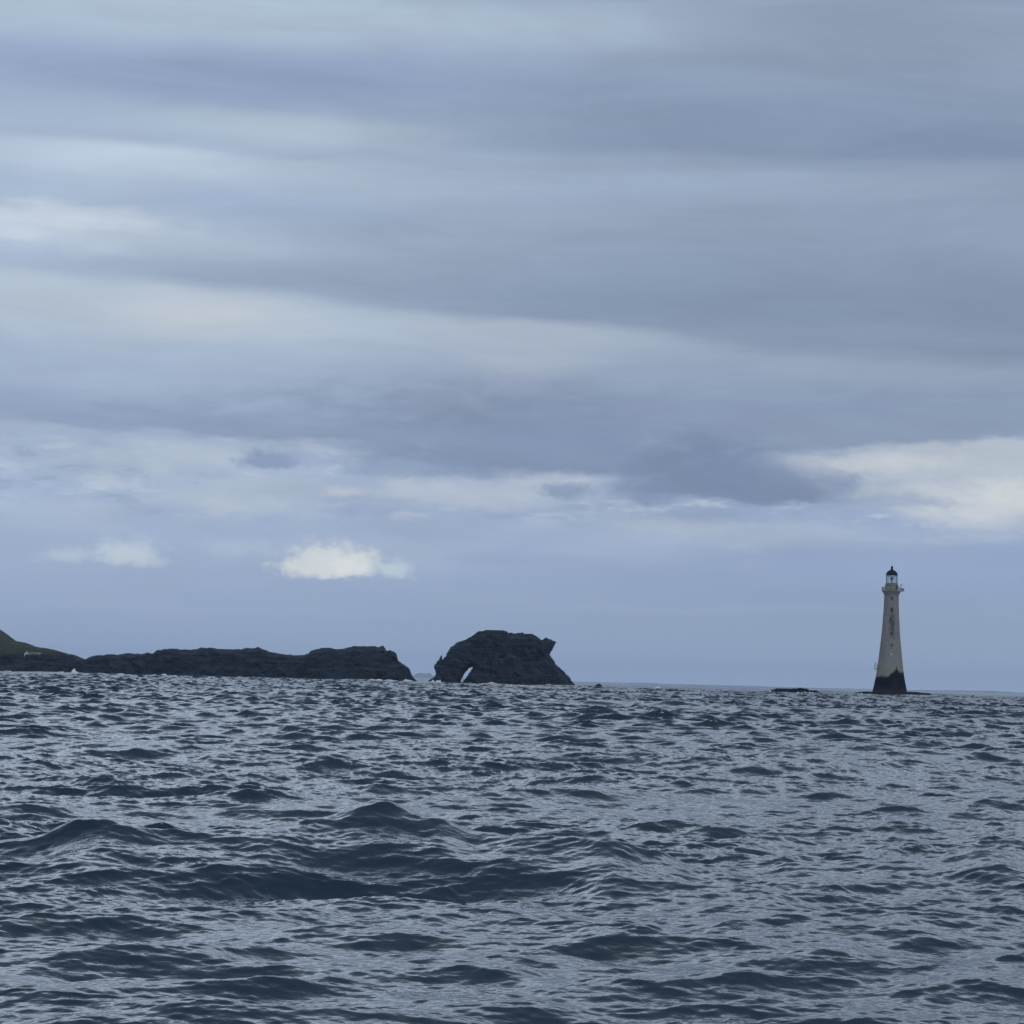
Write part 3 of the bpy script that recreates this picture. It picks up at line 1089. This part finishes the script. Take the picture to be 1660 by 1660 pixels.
# lantern: glazing between dark bars
mg = bpy.data.materials.new('lantern_glass')
mg.use_nodes = True
t = mg.node_tree
t.nodes.clear()
tr = N(t, 'ShaderNodeBsdfTransparent')
tr.inputs[0].default_value = (.93, .95, .96, 1)
gl = N(t, 'ShaderNodeBsdfGlossy')
gl.inputs['Roughness'].default_value = .03
mx = N(t, 'ShaderNodeMixShader')
mx.inputs[0].default_value = .12
L(t, tr.outputs[0], mx.inputs[1])
L(t, gl.outputs[0], mx.inputs[2])
L(t, mx.outputs[0], N(t, 'ShaderNodeOutputMaterial').inputs[0])
bm = bmesh.new()
lathe(bm, [(1.86, 38.93), (1.86, 41.5)], 48, Z0, False, False)
from_bm('lantern_glass', bm, mg, LH)
nb = 12
for i in range(nb):
    a0 = 2 * math.pi * (i + .5) / nb
    bm = bmesh.new()
    bmesh.ops.create_cube(bm, size=1, matrix=Matrix.Translation((1.93 * math.cos(a0), 1.93 * math.sin(a0), 40.2 + Z0)) @ Matrix.Rotation(a0, 4, 'Z') @ Matrix.Diagonal((.10, .09, 2.62, 1)))
    from_bm('glazing_bar', bm, M_dark, LH)
M_lwhite = noisy('lantern_white', (.55, .56, .58), (.62, .63, .64), 2.0, .6)
bm = bmesh.new()
lathe(bm, [(1.98, 41.22), (1.98, 41.52), (1.8, 41.52), (1.8, 41.22), (1.98, 41.22)], 48, Z0, False, False)
from_bm('lantern_ring', bm, M_lwhite, LH)
M_opt = noisy('optic', (.10, .12, .13), (.16, .18, .2), 3.0, .15, spec=.8)
opt = bmesh.new()
lathe(opt, [(.35, 38.95), (.35, 39.5), (.2, 39.55), (.28, 39.8), (.62, 40.2), (.62, 40.75), (.4, 41.0), (.1, 41.05)], 24, Z0)
from_bm('optic', opt, M_opt, LH)
# dome and finial
bm = bmesh.new()
lathe(bm, [(1.75, 41.53), (2.08, 41.53), (2.1, 41.7), (2.0, 41.85), (1.93, 42.2), (1.74, 42.6), (1.42, 42.95), (1.0, 43.25), (.6, 43.45), (.38, 43.6)], 48, Z0)
dm = from_bm('dome', bm, M_dark, LH, True)
bm = bmesh.new()
lathe(bm, [(.4, 43.55), (.34, 43.9), (.42, 44.1), (.44, 44.35), (.3, 44.6), (.1, 44.75), (.05, 45.3)], 20, Z0)
from_bm('finial', bm, M_dark, LH, True)
# windows: one column facing the sea
for (h_, w_, hh) in ((33.6, .62, 1.1), (29.6, .8, 1.5), (24.6, .7, 1.1), (21.3, .75, 1.3), (17.3, .6, .8)):
    r_ = rad_at(h_)
    lean = math.atan((rad_at(h_ - 1) - rad_at(h_ + 1)) / 2)
    M_ = Matrix.Rotation(-.05, 4, 'Z') @ Matrix.Translation((0, -r_ + .06, h_ + Z0)) @ Matrix.Rotation(-lean, 4, 'X')
    wf_ = bmesh.new()
    for (sx, sz, cx, cz) in ((w_ + .3, .14, 0, hh / 2 + .07), (w_ + .4, .18, 0, -hh / 2 - .09), (.14, hh, -w_ / 2 - .07, 0), (.14, hh, w_ / 2 + .07, 0)):
        bmesh.ops.create_cube(wf_, size=1, matrix=M_ @ Matrix.Translation((cx, 0, cz)) @ Matrix.Diagonal((sx, .3, sz, 1)))
    fo = from_bm('window', wf_, M_stone2, LH)
    wp = bmesh.new()
    bmesh.ops.create_cube(wp, size=1, matrix=M_ @ Matrix.Translation((0, -.02, 0)) @ Matrix.Diagonal((w_, .22, hh, 1)))
    from_bm('pane', wp, M_window, fo)
# lowest window of the column, made as a pale bevelled panel
bm = bmesh.new()
r_ = rad_at(14.3)
bmesh.ops.create_cube(bm, size=1, matrix=Matrix.Rotation(-.05, 4, 'Z') @ Matrix.Translation((0, -r_ + .02, 14.3 + Z0)) @ Matrix.Rotation(-.11, 4, 'X') @ Matrix.Diagonal((.75, .2, .75, 1)))
bmesh.ops.bevel(bm, geom=list(bm.edges), offset=.06, segments=1)
from_bm('pale_window', bm, noisy('pale_panel', (.42, .42, .40), (.34, .34, .32), 2.0), LH)
# small landing platform on the left, near the entrance
pl = bmesh.new()
rp = rad_at(9.6)
box_bm(pl, -rp - 1.05, -rp + .2, -.9, .9, 9.1 + Z0, 9.25 + Z0)
for yy in (-.85, .85):
    for xx in (-rp - .95, -rp - .1):
        box_bm(pl, xx - .05, xx + .05, yy - .05, yy + .05, 9.26 + Z0, 10.35 + Z0)
    box_bm(pl, -rp - 1.0, -rp, yy - .04, yy + .04, 10.36 + Z0, 10.44 + Z0)
po = from_bm('landing_platform', pl, M_rail, LH)
bm = bmesh.new()
box_bm(bm, -rp - .98, -rp - .25, -.5, .5, 10.5 + Z0, 11.3 + Z0)
box_bm(bm, -rp - .9, -rp - .8, -.4, .4, 9.26 + Z0, 10.5 + Z0)
from_bm('winch_box', bm, M_lwhite, po)
bm = bmesh.new()
M_ = Matrix.Translation((-rp - .35, 0, 8.7 + Z0)) @ Matrix.Rotation(math.radians(-50), 4, 'Y')
bmesh.ops.create_cone(bm, cap_ends=True, segments=8, radius1=.08, radius2=.08, depth=1.5, matrix=M_)
from_bm('strut', bm, M_rail, po)
# equipment on the right of the gallery
br_ = bmesh.new()
box_bm(br_, 3.2, 4.35, -.7, .7, 36.1 + Z0, 36.25 + Z0)
box_bm(br_, 3.35, 4.3, -.6, .6, 36.26 + Z0, 37.2 + Z0)
bo = from_bm('equipment_cabinet', br_, noisy('cabinet_grey', (.20, .20, .23), (.27, .27, .3), 2, .5), LH)
bm = bmesh.new()
bmesh.ops.create_cone(bm, cap_ends=True, segments=8, radius1=.09, radius2=.09, depth=1.2, matrix=Matrix.Translation((3.2, -.4, 37.9 + Z0)))
box_bm(bm, 3.0, 3.45, -.6, -.2, 38.1 + Z0, 38.55 + Z0)
from_bm('fog_sensor', bm, M_rail, bo)
bm = bmesh.new()
box_bm(bm, -3.35, -2.95, -.5, .3, 36.4 + Z0, 37.5 + Z0)
from_bm('equipment_cabinet', bm, M_stone2, LH)


# ------------------------------------------------------------------ foam
def foam():
    rs = random.Random(5)
    m, t, b = mat_new('foam', (.72, .75, .78), .7, .3)
    V, q = [], []

    def mound(cx, cy, rx, ry, h):
        n, k = 14, 5
        z0 = sea_z(cx, cy)
        b0 = len(V)
        for j in range(k + 1):
            f = j / k
            for i in range(n):
                a = 2 * math.pi * i / n
                w = (1 - f) * (1 + .35 * fbm((math.cos(a) * 2, math.sin(a) * 2, cx), 1.0, 3, 1))
                V.append((cx + rx * w * math.cos(a), cy + ry * w * math.sin(a), z0 - .35 + (h + .35) * (1 - (1 - f) ** 2) * (1 + .3 * fbm((a, f, cy), 1.3, 3, 2))))
        for j in range(k):
            for i in range(n):
                i2 = (i + 1) % n
                q.append((b0 + j * n + i, b0 + j * n + i2, b0 + (j + 1) * n + i2, b0 + (j + 1) * n + i))
    # (px, D, half width m, height m)
    for px, D, w, h in [(1254, 968, 2.4, .8), (1202, 960, 2.4, .35), (1213, 960, 1.6, .3), (1300, 962, 1.8, .3), (1312, 962, 1.6, .35), (1246, 966, 1.2, .5),
                        (1427, 986, 2.0, .5), (1436, 986, 1.4, .4), (1445, 985, 1.0, .25), (1396, 984, 1.2, .3), (1490, 984, 1.2, .3), (706, 1221, 1.8, 1.1), (711, 1221, 1.0, 1.3), (716, 1222, 1.6, .5), (693, 1226, 2.0, .5),
                        (885, 1212, 2.6, .6), (893, 1210, 1.8, .6), (872, 1213, 2.6, .35), (1067, 1050, 1.0, .5), (1071, 1052, .7, .3), (118, 1238, 1.0, 1.5), (120, 1238, 1.5, .6), (98, 1160, 1.4, .35),
                        (790, 1215, 3, .35), (20, 1236, 3, .4), (265, 1237, 1.5, .8), (470, 1238, 2.5, .5), (760, 1225, 1.5, .5), (1098, 1090, .9, .2), (590, 1238, 2, .5)]:
        a = ray(px, 1110)[0]
        for s in range(3):
            ox = (s - 1) * w * .6 + rs.uniform(-.2, .2)
            mound(a * D + ox, D + rs.uniform(-.6, .6), w * rs.uniform(.45, .75), 1.0, .1 + h * rs.uniform(.5, 1.0))
    # broken line of wash along the foot of the coast
    x = -20.0
    for px in np.arange(-40, 668, 5.5):
        if rs.random() < .35:
            continue
        a = ray(px, 1095)[0]
        D = 1238 if px > 125 else 1246
        mound(a * D, D + rs.uniform(-1.5, 1.0), rs.uniform(1.2, 3.6), .8, rs.uniform(.08, .26))
    for px in np.arange(700, 930, 6):
        if rs.random() < .45:
            continue
        a = ray(px, 1108)[0]
        mound(a * 1226, 1226 + rs.uniform(-2.5, 1.5), rs.uniform(1.0, 2.8), .8, rs.uniform(.08, .24))
    o = grid_mesh('sea_foam', np.array(V), q, m, None, True)
    tag(o, 'white surf washing at the feet of the rocks', 'foam', kind='stuff')


foam()

# ------------------------------------------------------------------ haze
HAZE = 4.8e-5
bm = bmesh.new()
box_bm(bm, -10500, 10500, -10500, 10500, -12.0, 62.0)
mh = bpy.data.materials.new('haze')
mh.use_nodes = True
t = mh.node_tree
t.nodes.clear()
pv = N(t, 'ShaderNodeVolumePrincipled')
pv.inputs['Color'].default_value = (.58, .76, 1.0, 1)
pv.inputs['Density'].default_value = HAZE
pv.inputs['Anisotropy'].default_value = .2
L(t, pv.outputs[0], N(t, 'ShaderNodeOutputMaterial').inputs['Volume'])
ho_ = from_bm('haze', bm, mh)
tag(ho_, kind='stuff')
